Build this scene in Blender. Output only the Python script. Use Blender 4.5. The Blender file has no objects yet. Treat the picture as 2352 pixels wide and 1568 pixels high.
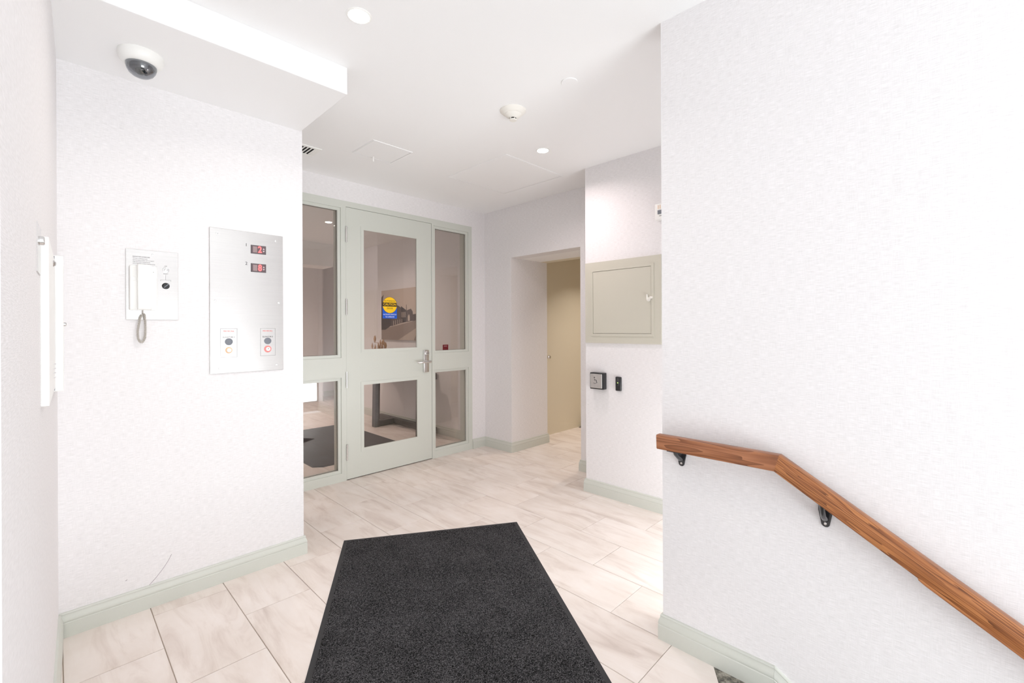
import bpy, bmesh, math, random
from mathutils import Vector, Matrix

random.seed(7)
S = bpy.context.scene
COL = S.collection

# ------------------------------------------------------------------ camera
CAM_H = 1.352
F_PX, YAW, ROLL, CY = 1036.16, 0.77538, -0.0041745, 754.25
cd = bpy.data.cameras.new('camera')
cam = bpy.data.objects.new('camera', cd)
COL.objects.link(cam)
fwd = Vector((math.cos(YAW), math.sin(YAW), 0))
rgt = Vector((math.sin(YAW), -math.cos(YAW), 0))
up = Vector((0, 0, 1))
r2 = math.cos(ROLL) * rgt + math.sin(ROLL) * up
u2 = -math.sin(ROLL) * rgt + math.cos(ROLL) * up
cam.matrix_world = Matrix(((r2.x, u2.x, -fwd.x, 0), (r2.y, u2.y, -fwd.y, 0),
                           (r2.z, u2.z, -fwd.z, CAM_H), (0, 0, 0, 1)))
cd.sensor_fit = 'HORIZONTAL'
cd.sensor_width = 36.0
cd.lens = F_PX / 2352 * 36.0
cd.shift_y = -(784 - CY) / 2352
cd.clip_start = 0.01
cd.clip_end = 100
S.camera = cam

# ------------------------------------------------------------------ world, lights, exposure
W = bpy.data.worlds.new('World')
S.world = W
W.use_nodes = True
bg = W.node_tree.nodes['Background']
bg.inputs[0].default_value = (0.90, 0.95, 1.0, 1)
bg.inputs[1].default_value = 2.0
S.view_settings.view_transform = 'Standard'
S.view_settings.look = 'None'
S.view_settings.gamma = 1.0
S.view_settings.use_curve_mapping = False
S.view_settings.exposure = 0.84


def area_light(name, loc, direction, sx, sy, power, color, spread=math.pi, shape='RECTANGLE'):
    d = bpy.data.lights.new(name, 'AREA')
    d.shape = shape
    d.size = sx
    if shape in ('RECTANGLE', 'ELLIPSE'):
        d.size_y = sy
    d.energy = power
    d.color = color
    d.spread = spread
    o = bpy.data.objects.new(name, d)
    COL.objects.link(o)
    o.location = loc
    o.rotation_euler = Vector(direction).to_track_quat('-Z', 'Y').to_euler()
    return o


# daylight entering through the glazed street entrance at the foot of the stairs behind the camera
area_light('daylight_entrance', (0.75, -3.30, -0.15), (0, 1, 1.7), 2.0, 2.0, 80, (0.90, 0.955, 1.0))
# daylight from the low window at the end of the recess behind the handrail wall
area_light('daylight_recess', (2.60, 0.252, 0.43), (0, 1, 0), 0.97, 0.53, 8.5, (0.92, 0.965, 1.0))
S.cycles.diffuse_bounces = 8
S.cycles.max_bounces = 16

CEIL = 2.68

# ------------------------------------------------------------------ materials
def lin(c):
    c = c / 255.0
    return c / 12.92 if c <= 0.04045 else ((c + 0.055) / 1.055) ** 2.4


def rgb(r, g, b):
    return (lin(r), lin(g), lin(b), 1)


def new_mat(name):
    m = bpy.data.materials.new(name)
    m.use_nodes = True
    nt = m.node_tree
    return m, nt, nt.nodes['Principled BSDF']


def plain(name, col, rough=0.5, metal=0.0, bump=0.0, bscale=200, spec=0.5, coat=0.0):
    m, nt, b = new_mat(name)
    b.inputs['Roughness'].default_value = rough
    b.inputs['Metallic'].default_value = metal
    b.inputs['Specular IOR Level'].default_value = spec
    if coat:
        b.inputs['Coat Weight'].default_value = coat
        b.inputs['Coat Roughness'].default_value = 0.08
    tc = nt.nodes.new('ShaderNodeTexCoord')
    n = nt.nodes.new('ShaderNodeTexNoise')
    n.inputs['Scale'].default_value = bscale
    n.inputs['Detail'].default_value = 3
    nt.links.new(tc.outputs['Object'], n.inputs['Vector'])
    mix = nt.nodes.new('ShaderNodeMix')
    mix.data_type = 'RGBA'
    mix.inputs[6].default_value = tuple(c * 0.97 for c in col[:3]) + (1,)
    mix.inputs[7].default_value = col
    nt.links.new(n.outputs['Fac'], mix.inputs[0])
    nt.links.new(mix.outputs[2], b.inputs['Base Color'])
    if bump:
        bm = nt.nodes.new('ShaderNodeBump')
        bm.inputs['Strength'].default_value = bump
        bm.inputs['Distance'].default_value = 0.001
        nt.links.new(n.outputs['Fac'], bm.inputs['Height'])
        nt.links.new(bm.outputs['Normal'], b.inputs['Normal'])
    return m


def ramp(nt, fac, stops):
    r = nt.nodes.new('ShaderNodeValToRGB')
    e = r.color_ramp.elements
    while len(e) < len(stops):
        e.new(0.5)
    for i, (p, c) in enumerate(stops):
        e[i].position = p
        e[i].color = c
    nt.links.new(fac, r.inputs['Fac'])
    return r


def math_node(nt, op, a, b=None):
    n = nt.nodes.new('ShaderNodeMath')
    n.operation = op
    for i, v in enumerate((a, b)):
        if v is None:
            continue
        if isinstance(v, (int, float)):
            n.inputs[i].default_value = v
        else:
            nt.links.new(v, n.inputs[i])
    return n.outputs[0]


def wallpaper(name, c_lo, c_hi):
    m, nt, b = new_mat(name)
    g = nt.nodes.new('ShaderNodeNewGeometry')
    sep = nt.nodes.new('ShaderNodeSeparateXYZ')
    nt.links.new(g.outputs['Position'], sep.inputs[0])
    h = math_node(nt, 'ADD', sep.outputs[0], sep.outputs[1])

    def stretched(sh, sz):
        cmb = nt.nodes.new('ShaderNodeCombineXYZ')
        nt.links.new(math_node(nt, 'MULTIPLY', h, sh), cmb.inputs[0])
        nt.links.new(math_node(nt, 'MULTIPLY', sep.outputs[2], sz), cmb.inputs[1])
        n = nt.nodes.new('ShaderNodeTexNoise')
        n.inputs['Scale'].default_value = 1.0
        n.inputs['Detail'].default_value = 3
        nt.links.new(cmb.outputs[0], n.inputs['Vector'])
        return n.outputs['Fac']
    hor = stretched(34, 560)
    ver = stretched(520, 30)
    f = math_node(nt, 'ADD', math_node(nt, 'MULTIPLY', hor, 0.72), math_node(nt, 'MULTIPLY', ver, 0.28))
    r = ramp(nt, f, [(0.34, c_lo), (0.62, c_hi)])
    nt.links.new(r.outputs[0], b.inputs['Base Color'])
    b.inputs['Roughness'].default_value = 0.75
    b.inputs['Specular IOR Level'].default_value = 0.25
    bp = nt.nodes.new('ShaderNodeBump')
    bp.inputs['Strength'].default_value = 0.25
    bp.inputs['Distance'].default_value = 0.0008
    nt.links.new(f, bp.inputs['Height'])
    nt.links.new(bp.outputs[0], b.inputs['Normal'])
    return m


def tile_material():
    m, nt, b = new_mat('porcelain_tile')
    tc = nt.nodes.new('ShaderNodeTexCoord')
    oi = nt.nodes.new('ShaderNodeObjectInfo')
    add = nt.nodes.new('ShaderNodeVectorMath')
    add.operation = 'ADD'
    off = nt.nodes.new('ShaderNodeCombineXYZ')
    nt.links.new(math_node(nt, 'MULTIPLY', oi.outputs['Random'], 37.0), off.inputs[0])
    nt.links.new(math_node(nt, 'MULTIPLY', oi.outputs['Random'], 91.0), off.inputs[1])
    nt.links.new(tc.outputs['Object'], add.inputs[0])
    nt.links.new(off.outputs[0], add.inputs[1])
    mp = nt.nodes.new('ShaderNodeMapping')
    rot = nt.nodes.new('ShaderNodeCombineXYZ')
    nt.links.new(math_node(nt, 'MULTIPLY', math_node(nt, 'SUBTRACT', oi.outputs['Random'], 0.5), 1.3), rot.inputs[2])
    nt.links.new(rot.outputs[0], mp.inputs['Rotation'])
    mp.inputs['Scale'].default_value = (11.0, 2.2, 1.0)
    nt.links.new(add.outputs[0], mp.inputs['Vector'])
    n1 = nt.nodes.new('ShaderNodeTexNoise')
    n1.inputs['Scale'].default_value = 1.0
    n1.inputs['Detail'].default_value = 6
    n1.inputs['Roughness'].default_value = 0.62
    n1.inputs['Distortion'].default_value = 0.7
    nt.links.new(mp.outputs[0], n1.inputs['Vector'])
    r1 = ramp(nt, n1.outputs['Fac'], [(0.26, rgb(206, 193, 184)), (0.38, rgb(224, 213, 205)),
                                      (0.50, rgb(235, 226, 219)), (0.72, rgb(240, 233, 228))])
    n2 = nt.nodes.new('ShaderNodeTexNoise')
    n2.inputs['Scale'].default_value = 3.0
    n2.inputs['Detail'].default_value = 4
    nt.links.new(add.outputs[0], n2.inputs['Vector'])
    mix = nt.nodes.new('ShaderNodeMix')
    mix.data_type = 'RGBA'
    mix.blend_type = 'MULTIPLY'
    mix.inputs[0].default_value = 0.5
    nt.links.new(r1.outputs[0], mix.inputs[6])
    r2_ = ramp(nt, n2.outputs['Fac'], [(0.35, (0.86, 0.83, 0.80, 1)), (0.6, (1, 1, 1, 1))])
    nt.links.new(r2_.outputs[0], mix.inputs[7])
    nt.links.new(mix.outputs[2], b.inputs['Base Color'])
    b.inputs['Roughness'].default_value = 0.42
    b.inputs['Specular IOR Level'].default_value = 0.4
    return m


def stone_material():
    m, nt, b = new_mat('dark_stone')
    tc = nt.nodes.new('ShaderNodeTexCoord')
    n = nt.nodes.new('ShaderNodeTexNoise')
    n.inputs['Scale'].default_value = 45
    n.inputs['Detail'].default_value = 8
    n.inputs['Roughness'].default_value = 0.7
    nt.links.new(tc.outputs['Object'], n.inputs['Vector'])
    r = ramp(nt, n.outputs['Fac'], [(0.38, rgb(60, 58, 54)), (0.5, rgb(120, 116, 106)), (0.62, rgb(165, 160, 148))])
    nt.links.new(r.outputs[0], b.inputs['Base Color'])
    b.inputs['Roughness'].default_value = 0.6
    return m


def carpet_material(name, dark, light, scale):
    m, nt, b = new_mat(name)
    tc = nt.nodes.new('ShaderNodeTexCoord')
    n = nt.nodes.new('ShaderNodeTexNoise')
    n.inputs['Scale'].default_value = scale
    n.inputs['Detail'].default_value = 2.5
    n.inputs['Roughness'].default_value = 0.6
    n.inputs['Distortion'].default_value = 1.2
    nt.links.new(tc.outputs['Object'], n.inputs['Vector'])
    n2 = nt.nodes.new('ShaderNodeTexNoise')
    n2.inputs['Scale'].default_value = 5
    n2.inputs['Detail'].default_value = 3
    nt.links.new(tc.outputs['Object'], n2.inputs['Vector'])
    f = math_node(nt, 'ADD', n.outputs['Fac'], math_node(nt, 'MULTIPLY', math_node(nt, 'SUBTRACT', n2.outputs['Fac'], 0.5), 0.10))
    r = ramp(nt, f, [(0.46, dark), (0.60, light)])
    nt.links.new(r.outputs[0], b.inputs['Base Color'])
    b.inputs['Roughness'].default_value = 0.95
    b.inputs['Specular IOR Level'].default_value = 0.1
    bp = nt.nodes.new('ShaderNodeBump')
    bp.inputs['Strength'].default_value = 0.8
    bp.inputs['Distance'].default_value = 0.003
    nt.links.new(n.outputs['Fac'], bp.inputs['Height'])
    nt.links.new(bp.outputs[0], b.inputs['Normal'])
    return m


def wood_material(name, cols, scale=(1.5, 38.0, 38.0), rough=0.33, dist=1.6):
    # grain runs along the object's own X axis
    m, nt, b = new_mat(name)
    tc = nt.nodes.new('ShaderNodeTexCoord')
    mp = nt.nodes.new('ShaderNodeMapping')
    mp.inputs['Scale'].default_value = scale
    nt.links.new(tc.outputs['Object'], mp.inputs['Vector'])
    n = nt.nodes.new('ShaderNodeTexNoise')
    n.inputs['Scale'].default_value = 1.0
    n.inputs['Detail'].default_value = 2
    n.inputs['Distortion'].default_value = 0.3
    nt.links.new(mp.outputs[0], n.inputs['Vector'])
    rings = math_node(nt, 'FRACT', math_node(nt, 'MULTIPLY', n.outputs['Fac'], 11.0))
    mp2 = nt.nodes.new('ShaderNodeMapping')
    mp2.inputs['Scale'].default_value = (8, 260, 260)
    nt.links.new(tc.outputs['Object'], mp2.inputs['Vector'])
    n2 = nt.nodes.new('ShaderNodeTexNoise')
    n2.inputs['Scale'].default_value = 1.0
    n2.inputs['Detail'].default_value = 3
    nt.links.new(mp2.outputs[0], n2.inputs['Vector'])
    n3 = nt.nodes.new('ShaderNodeTexNoise')
    n3.inputs['Scale'].default_value = 5.0
    nt.links.new(tc.outputs['Object'], n3.inputs['Vector'])
    f = math_node(nt, 'ADD', math_node(nt, 'MULTIPLY', rings, 0.42),
                  math_node(nt, 'ADD', math_node(nt, 'MULTIPLY', n2.outputs['Fac'], 0.42),
                            math_node(nt, 'MULTIPLY', n3.outputs['Fac'], 0.22)))
    r = ramp(nt, f, [(0.22, cols[2]), (0.50, cols[1]), (0.78, cols[0])])
    nt.links.new(r.outputs[0], b.inputs['Base Color'])
    b.inputs['Roughness'].default_value = rough
    b.inputs['Specular IOR Level'].default_value = 0.5
    return m


def steel_material(name, col, rough):
    m, nt, b = new_mat(name)
    tc = nt.nodes.new('ShaderNodeTexCoord')
    mp = nt.nodes.new('ShaderNodeMapping')
    mp.inputs['Scale'].default_value = (4, 4, 500)
    nt.links.new(tc.outputs['Object'], mp.inputs['Vector'])
    n = nt.nodes.new('ShaderNodeTexNoise')
    n.inputs['Scale'].default_value = 1.0
    n.inputs['Detail'].default_value = 2
    nt.links.new(mp.outputs[0], n.inputs['Vector'])
    r = ramp(nt, n.outputs['Fac'], [(0.3, tuple(c * 0.93 for c in col[:3]) + (1,)), (0.7, col)])
    nt.links.new(r.outputs[0], b.inputs['Base Color'])
    b.inputs['Metallic'].default_value = 1.0
    b.inputs['Roughness'].default_value = rough
    bp = nt.nodes.new('ShaderNodeBump')
    bp.inputs['Strength'].default_value = 0.05
    bp.inputs['Distance'].default_value = 0.0005
    nt.links.new(n.outputs['Fac'], bp.inputs['Height'])
    nt.links.new(bp.outputs[0], b.inputs['Normal'])
    return m


def glass_material(name, tint, base=0.05):
    m = bpy.data.materials.new(name)
    m.use_nodes = True
    nt = m.node_tree
    nt.nodes.clear()
    out = nt.nodes.new('ShaderNodeOutputMaterial')
    tr = nt.nodes.new('ShaderNodeBsdfTransparent')
    tr.inputs[0].default_value = tint
    gl = nt.nodes.new('ShaderNodeBsdfGlossy')
    gl.inputs['Roughness'].default_value = 0.0
    gl.inputs['Color'].default_value = (1, 1, 1, 1)
    lw = nt.nodes.new('ShaderNodeLayerWeight')
    lw.inputs['Blend'].default_value = 0.5
    f = math_node(nt, 'ADD', math_node(nt, 'MULTIPLY', math_node(nt, 'POWER', lw.outputs['Facing'], 5.0), 1 - base), base)
    mx = nt.nodes.new('ShaderNodeMixShader')
    nt.links.new(f, mx.inputs[0])
    nt.links.new(tr.outputs[0], mx.inputs[1])
    nt.links.new(gl.outputs[0], mx.inputs[2])
    nt.links.new(mx.outputs[0], out.inputs[0])
    return m


def emit(name, col, strength):
    m, nt, b = new_mat(name)
    b.inputs['Base Color'].default_value = col
    b.inputs['Emission Color'].default_value = col
    b.inputs['Emission Strength'].default_value = strength
    return m


M = {
    'paper': wallpaper('woven_wallpaper', rgb(223, 221, 221), rgb(240, 238, 239)),
    'paint': plain('white_ceiling_paint', rgb(246, 246, 246), 0.8, bump=0.05, spec=0.2),
    'sage': plain('sage_grey_paint', rgb(209, 212, 204), 0.35, bump=0.04, bscale=120),
    'panelpaint': plain('warm_grey_paint', rgb(203, 200, 186), 0.4),
    'beige': plain('beige_paint', rgb(226, 218, 198), 0.6),
    'tile': tile_material(),
    'grout': plain('grout', rgb(176, 163, 150), 0.9),
    'stone': stone_material(),
    'steel': steel_material('brushed_stainless', (0.66, 0.645, 0.63, 1), 0.2),
    'satin': steel_material('satin_chrome', (0.78, 0.77, 0.76, 1), 0.22),
    'chrome': plain('polished_metal', (0.75, 0.75, 0.75, 1), 0.15, 1.0),
    'black': plain('black_plastic', rgb(34, 34, 36), 0.35),
    'gloss_black': plain('gloss_black_iron', rgb(40, 40, 43), 0.2, coat=0.5),
    'dark': plain('dark_void', rgb(22, 21, 20), 0.8),
    'white': plain('white_plastic', rgb(243, 243, 240), 0.4),
    'cream': plain('cream_plastic', rgb(238, 235, 228), 0.45),
    'rubber': plain('black_rubber', rgb(48, 48, 50), 0.7, bump=0.2),
    'carpet': carpet_material('charcoal_pile', rgb(9, 9, 10), rgb(98, 97, 99), 230),
    'carpet2': carpet_material('dark_grey_pile', rgb(60, 58, 60), rgb(84, 82, 84), 150),
    'wood': wood_material('stained_pine', (rgb(186, 124, 74), rgb(150, 92, 52), rgb(84, 46, 24))),
    'wood2': wood_material('stained_pine_dark', (rgb(176, 118, 82), rgb(146, 92, 60), rgb(104, 62, 40)), (1.2, 14, 14)),
    'darkwood': wood_material('grey_stained_oak', (rgb(104, 98, 96), rgb(84, 78, 77), rgb(60, 55, 54)), rough=0.5),
    'glass': glass_material('window_glass', (0.86, 0.85, 0.83, 1), 0.06),
    'dome': glass_material('dome_glass', (0.45, 0.47, 0.5, 1), 0.16),
    'lens': plain('camera_lens', rgb(30, 60, 60), 0.1, coat=1.0),
    'screen': plain('display_window', rgb(104, 88, 92), 0.2),
    'bezel': plain('display_bezel', rgb(84, 76, 78), 0.4),
    'ledoff': plain('unlit_segments', rgb(150, 130, 130), 0.4),
    'arrow': plain('pale_arrow', rgb(214, 196, 198), 0.4),
    'ledred': emit('red_led', (1.0, 0.10, 0.10, 1), 1.1),
    'ledgreen': emit('green_led', (0.55, 1.0, 0.15, 1), 2.0),
    'yellow': plain('sign_yellow', rgb(252, 200, 0), 0.5),
    'blue': plain('sign_blue', rgb(0, 84, 196), 0.5),
    'signblack': plain('sign_black', rgb(28, 20, 10), 0.5),
    'signwhite': plain('sign_white', rgb(240, 242, 248), 0.5),
    'ink': plain('engraved_ink', rgb(70, 68, 68), 0.6),
    'inkgrey': plain('grey_ink', rgb(140, 138, 138), 0.6),
    'inkred': plain('red_ink', rgb(226, 104, 92), 0.6),
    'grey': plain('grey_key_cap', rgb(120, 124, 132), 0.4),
    'red': plain('red_label', rgb(108, 10, 22), 0.5),
    'redring': plain('red_ring', rgb(240, 140, 136), 0.4),
    'orangering': plain('amber_ring', rgb(240, 196, 150), 0.4),
    'coil': plain('grey_cord', rgb(196, 190, 182), 0.5),
    'lightlens': emit('lamp_diffuser', (1.0, 0.96, 0.92, 1), 14),
    'print_sky': plain('print_sepia_sky', rgb(206, 190, 176), 0.8),
    'print_street': plain('print_sepia_street', rgb(150, 134, 124), 0.8),
    'print_walk': plain('print_sepia_pavement', rgb(190, 174, 160), 0.8),
    'print_dark': plain('print_dark', rgb(62, 52, 52), 0.8),
    'print_mid': plain('print_mid', rgb(92, 78, 76), 0.8),
    'straw': plain('dried_grass', rgb(190, 150, 110), 0.9),
    'ceramic': plain('pale_ceramic', rgb(200, 190, 180), 0.5),
    'ironwedge': plain('grey_metal', rgb(120, 116, 112), 0.5),
    'scuff': plain('scuff_mark', rgb(172, 164, 168), 0.8),
}

# ------------------------------------------------------------------ mesh helpers
WLOC = {}


class MB:
    def __init__(self):
        self.v = []
        self.f = []

    def add(self, vs, fs):
        k = len(self.v)
        self.v += [Vector(p) for p in vs]
        self.f += [tuple(i + k for i in f) for f in fs]
        return self

    def box(self, x0, y0, z0, x1, y1, z1):
        return self.add([(x0, y0, z0), (x1, y0, z0), (x1, y1, z0), (x0, y1, z0),
                         (x0, y0, z1), (x1, y0, z1), (x1, y1, z1), (x0, y1, z1)],
                        [(0, 3, 2, 1), (4, 5, 6, 7), (0, 1, 5, 4), (1, 2, 6, 5), (2, 3, 7, 6), (3, 0, 4, 7)])

    def prism(self, pts, off):
        n = len(pts)
        off = Vector(off)
        pts = [Vector(p) for p in pts]
        return self.add(pts + [p + off for p in pts],
                        [tuple(range(n))[::-1], tuple(range(n, 2 * n))] +
                        [(i, (i + 1) % n, n + (i + 1) % n, n + i) for i in range(n)])

    def lathe(self, c, axis, prof, n=24):
        c = Vector(c)
        a = Vector(axis).normalized()
        t = Vector((1, 0, 0)) if abs(a.x) < 0.9 else Vector((0, 1, 0))
        e1 = a.cross(t).normalized()
        e2 = a.cross(e1)
        vs, fs = [], []
        for r, h in prof:
            for i in range(n):
                an = 2 * math.pi * i / n
                vs.append(c + a * h + (e1 * math.cos(an) + e2 * math.sin(an)) * max(r, 1e-5))
        for j in range(len(prof) - 1):
            for i in range(n):
                k = (i + 1) % n
                fs.append((j * n + i, j * n + k, (j + 1) * n + k, (j + 1) * n + i))
        fs.append(tuple(range(n))[::-1])
        m = (len(prof) - 1) * n
        fs.append(tuple(range(m, m + n)))
        return self.add(vs, fs)

    def cyl(self, p0, p1, r, n=16):
        p0 = Vector(p0)
        p1 = Vector(p1)
        return self.lathe(p0, p1 - p0, [(r, 0), (r, (p1 - p0).length)], n)

    def tube(self, pts, r, n=8, closed=False):
        pts = [Vector(p) for p in pts]
        vs, fs = [], []
        ref = None
        N = len(pts)
        for i, p in enumerate(pts):
            a = pts[(i - 1) % N] if (closed or i > 0) else p
            b = pts[(i + 1) % N] if (closed or i < N - 1) else p
            t = (b - a).normalized()
            if ref is None:
                ref = t.cross(Vector((0, 0, 1)))
                if ref.length < 1e-3:
                    ref = t.cross(Vector((1, 0, 0)))
            ref = (ref - t * ref.dot(t)).normalized()
            bi = t.cross(ref)
            rr = r[i] if isinstance(r, (list, tuple)) else r
            for k in range(n):
                an = 2 * math.pi * k / n
                vs.append(p + (ref * math.cos(an) + bi * math.sin(an)) * rr)
        last = N if closed else N - 1
        for i in range(last):
            j = (i + 1) % N
            for k in range(n):
                l = (k + 1) % n
                fs.append((i * n + k, i * n + l, j * n + l, j * n + k))
        if not closed:
            fs.append(tuple(range(n))[::-1])
            fs.append(tuple(range((N - 1) * n, N * n)))
        return self.add(vs, fs)

    def sweep(self, prof, path, side, z0=0.0):
        # prof: (offset, z); path: plan polyline; side=+1 offsets to the left of travel
        P = [Vector((p[0], p[1])) for p in path]
        zs = [p[2] if len(p) > 2 else z0 for p in path]
        nrm = []
        for i in range(len(P)):
            d = []
            if i > 0:
                d.append((P[i] - P[i - 1]).normalized())
            if i < len(P) - 1:
                d.append((P[i + 1] - P[i]).normalized())
            ns = [Vector((-q.y, q.x)) * side for q in d]
            if len(ns) == 2:
                mv = (ns[0] + ns[1])
                mv = mv / (1 + ns[0].dot(ns[1]))
            else:
                mv = ns[0]
            nrm.append(mv)
        k = len(prof)
        vs, fs = [], []
        for p, mv, z in zip(P, nrm, zs):
            for o, h in prof:
                q = p + mv * o
                vs.append((q.x, q.y, z + h))
        for i in range(len(P) - 1):
            for j in range(k):
                l = (j + 1) % k
                fs.append((i * k + j, i * k + l, (i + 1) * k + l, (i + 1) * k + j))
        fs.append(tuple(range(k))[::-1])
        m = (len(P) - 1) * k
        fs.append(tuple(range(m, m + k)))
        return self.add(vs, fs)

    def build(self, name, mat, parent=None, bevel=0.0, smooth=None, seg=2, origin=None, rot=None):
        bm = bmesh.new()
        vs = [bm.verts.new(p) for p in self.v]
        for f in self.f:
            try:
                bm.faces.new([vs[i] for i in f])
            except ValueError:
                pass
        bmesh.ops.recalc_face_normals(bm, faces=bm.faces)
        if bevel:
            ed = [e for e in bm.edges if len(e.link_faces) == 2 and e.calc_face_angle(0) > 0.6]
            bmesh.ops.bevel(bm, geom=ed, offset=bevel, segments=seg, affect='EDGES', profile=0.5)
        me = bpy.data.meshes.new(name)
        bm.to_mesh(me)
        bm.free()
        return link_mesh(name, me, mat, parent, smooth, origin, rot)


def link_mesh(name, me, mat, parent=None, smooth=None, origin=None, rot=None):
    xs = [v.co for v in me.vertices]
    if origin is None:
        lo = Vector((min(p.x for p in xs), min(p.y for p in xs), min(p.z for p in xs)))
        hi = Vector((max(p.x for p in xs), max(p.y for p in xs), max(p.z for p in xs)))
        origin = Vector(((lo.x + hi.x) / 2, (lo.y + hi.y) / 2, lo.z))
    origin = Vector(origin)
    T = Matrix.Translation(-origin)
    if rot is not None:
        T = rot.to_3x3().inverted().to_4x4() @ T
    me.transform(T)
    if smooth:
        for p in me.polygons:
            p.use_smooth = True
        me.set_sharp_from_angle(angle=smooth if smooth is not True else 0.7)
    me.materials.append(M[mat] if isinstance(mat, str) else mat)
    o = bpy.data.objects.new(name, me)
    COL.objects.link(o)
    WLOC[o.name] = origin
    if parent is not None:
        o.parent = parent
        o.location = origin - WLOC[parent.name]
    else:
        o.location = origin
    if rot is not None:
        o.rotation_euler = rot.to_euler()
    return o


def thing(name, loc, label, cat, group=None):
    o = bpy.data.objects.new(name, None)
    o.empty_display_size = 0.05
    COL.objects.link(o)
    o.location = loc
    WLOC[o.name] = Vector(loc)
    return tag(o, label, cat, group)


def tag(o, label, cat, group=None, kind=None):
    o['label'] = label
    o['category'] = cat
    if group:
        o['group'] = group
    if kind:
        o['kind'] = kind
    return o


def struct(o, label, cat):
    return tag(o, label, cat, kind='structure')


FY = Matrix(((1, 0, 0), (0, 0, -1), (0, 1, 0)))          # lettering on a wall that faces -Y
FX = Matrix(((0, 0, -1), (-1, 0, 0), (0, 1, 0)))         # lettering on a wall that faces -X


def text(name, body, loc, size, frame, mat, parent, align='LEFT', ext=0.0004, squeeze=1.0, bold=0.0):
    c = bpy.data.curves.new(name, 'FONT')
    c.body = body
    c.size = size
    c.align_x = align
    c.align_y = 'CENTER'
    c.extrude = ext
    c.offset = bold
    c.resolution_u = 3
    t = bpy.data.objects.new(name, c)
    COL.objects.link(t)
    dg = bpy.context.evaluated_depsgraph_get()
    me = bpy.data.meshes.new_from_object(t.evaluated_get(dg))
    bpy.data.objects.remove(t)
    me.name = name
    A = frame.to_4x4() @ Matrix.Diagonal((squeeze, 1, 1, 1))
    me.transform(Matrix.Translation(Vector(loc)) @ A)
    me.materials.clear()
    return link_mesh(name, me, mat, parent)


# wall-plane frames: (a right, b up, c towards the room)
def py(x, z, y):
    return (x, y, z)


def rect_ring_y(m, x0, z0, x1, z1, w, y0, y1):
    m.box(x0, y0, z0, x0 + w, y1, z1)
    m.box(x1 - w, y0, z0, x1, y1, z1)
    m.box(x0 + w, y0, z0, x1 - w, y1, z0 + w)
    m.box(x0 + w, y0, z1 - w, x1 - w, y1, z1)
    return m


def rect_ring_x(m, y0, z0, y1, z1, w, x0, x1):
    m.box(x0, y0, z0, x1, y0 + w, z1)
    m.box(x0, y1 - w, z0, x1, y1, z1)
    m.box(x0, y0 + w, z0, x1, y1 - w, z0 + w)
    m.box(x0, y0 + w, z1 - w, x1, y1 - w, z1)
    return m


# ------------------------------------------------------------------ structure: floor
LAND_Y = 0.43
fl = MB()
fl.box(-0.7, LAND_Y, -0.25, 5.4, 9.2, -0.0035)
floor = struct(fl.build('floor', 'grout'), 'pale porcelain tile floor laid in a running bond', 'floor')
TX0, TW, TY_A, TY_B, TL = 0.637, 0.3048, 0.557, 0.249, 0.615
GAP = 0.0016
tile_cache = {}
REGIONS = [(-0.5, LAND_Y, 3.56, 3.96), (1.2, 3.96, 3.56, 8.6), (3.56, 2.40, 5.2, 3.72), (3.56, 6.9, 4.5, 9.1)]


def clip_poly(poly, p, n):
    out = []
    for i in range(len(poly)):
        a, b = poly[i], poly[(i + 1) % len(poly)]
        da, db = (a - p).dot(n), (b - p).dot(n)
        if da >= 0:
            out.append(a)
        if (da > 0) != (db > 0) and abs(da - db) > 1e-9:
            out.append(a + (b - a) * (da / (da - db)))
    return out


# dark stone insert at the head of the stairs: light tiles are cut to its slanted edge
SA = Vector((1.86, 0.697))
SDIR = Vector((-0.85, -0.53)).normalized()
SN = Vector((SDIR.y, -SDIR.x))
if SN.dot(Vector((0, 1))) < 0:
    SN = -SN
SEND = SA + SDIR * ((LAND_Y - SA.y) / SDIR.y)


def tile_mesh(w, l):
    key = (round(w, 4), round(l, 4))
    if key not in tile_cache:
        m = MB().box(-w / 2, -l / 2, -0.008, w / 2, l / 2, 0)
        bm = bmesh.new()
        vs = [bm.verts.new(p) for p in m.v]
        for f in m.f:
            bm.faces.new([vs[i] for i in f])
        bmesh.ops.recalc_face_normals(bm, faces=bm.faces)
        ed = [e for e in bm.edges if all(v.co.z > -0.001 for v in e.verts)]
        bmesh.ops.bevel(bm, geom=ed, offset=0.0011, segments=1, affect='EDGES')
        me = bpy.data.meshes.new('tile')
        bm.to_mesh(me)
        bm.free()
        me.materials.append(M['tile'])
        tile_cache[key] = me
    return tile_cache[key]


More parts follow.
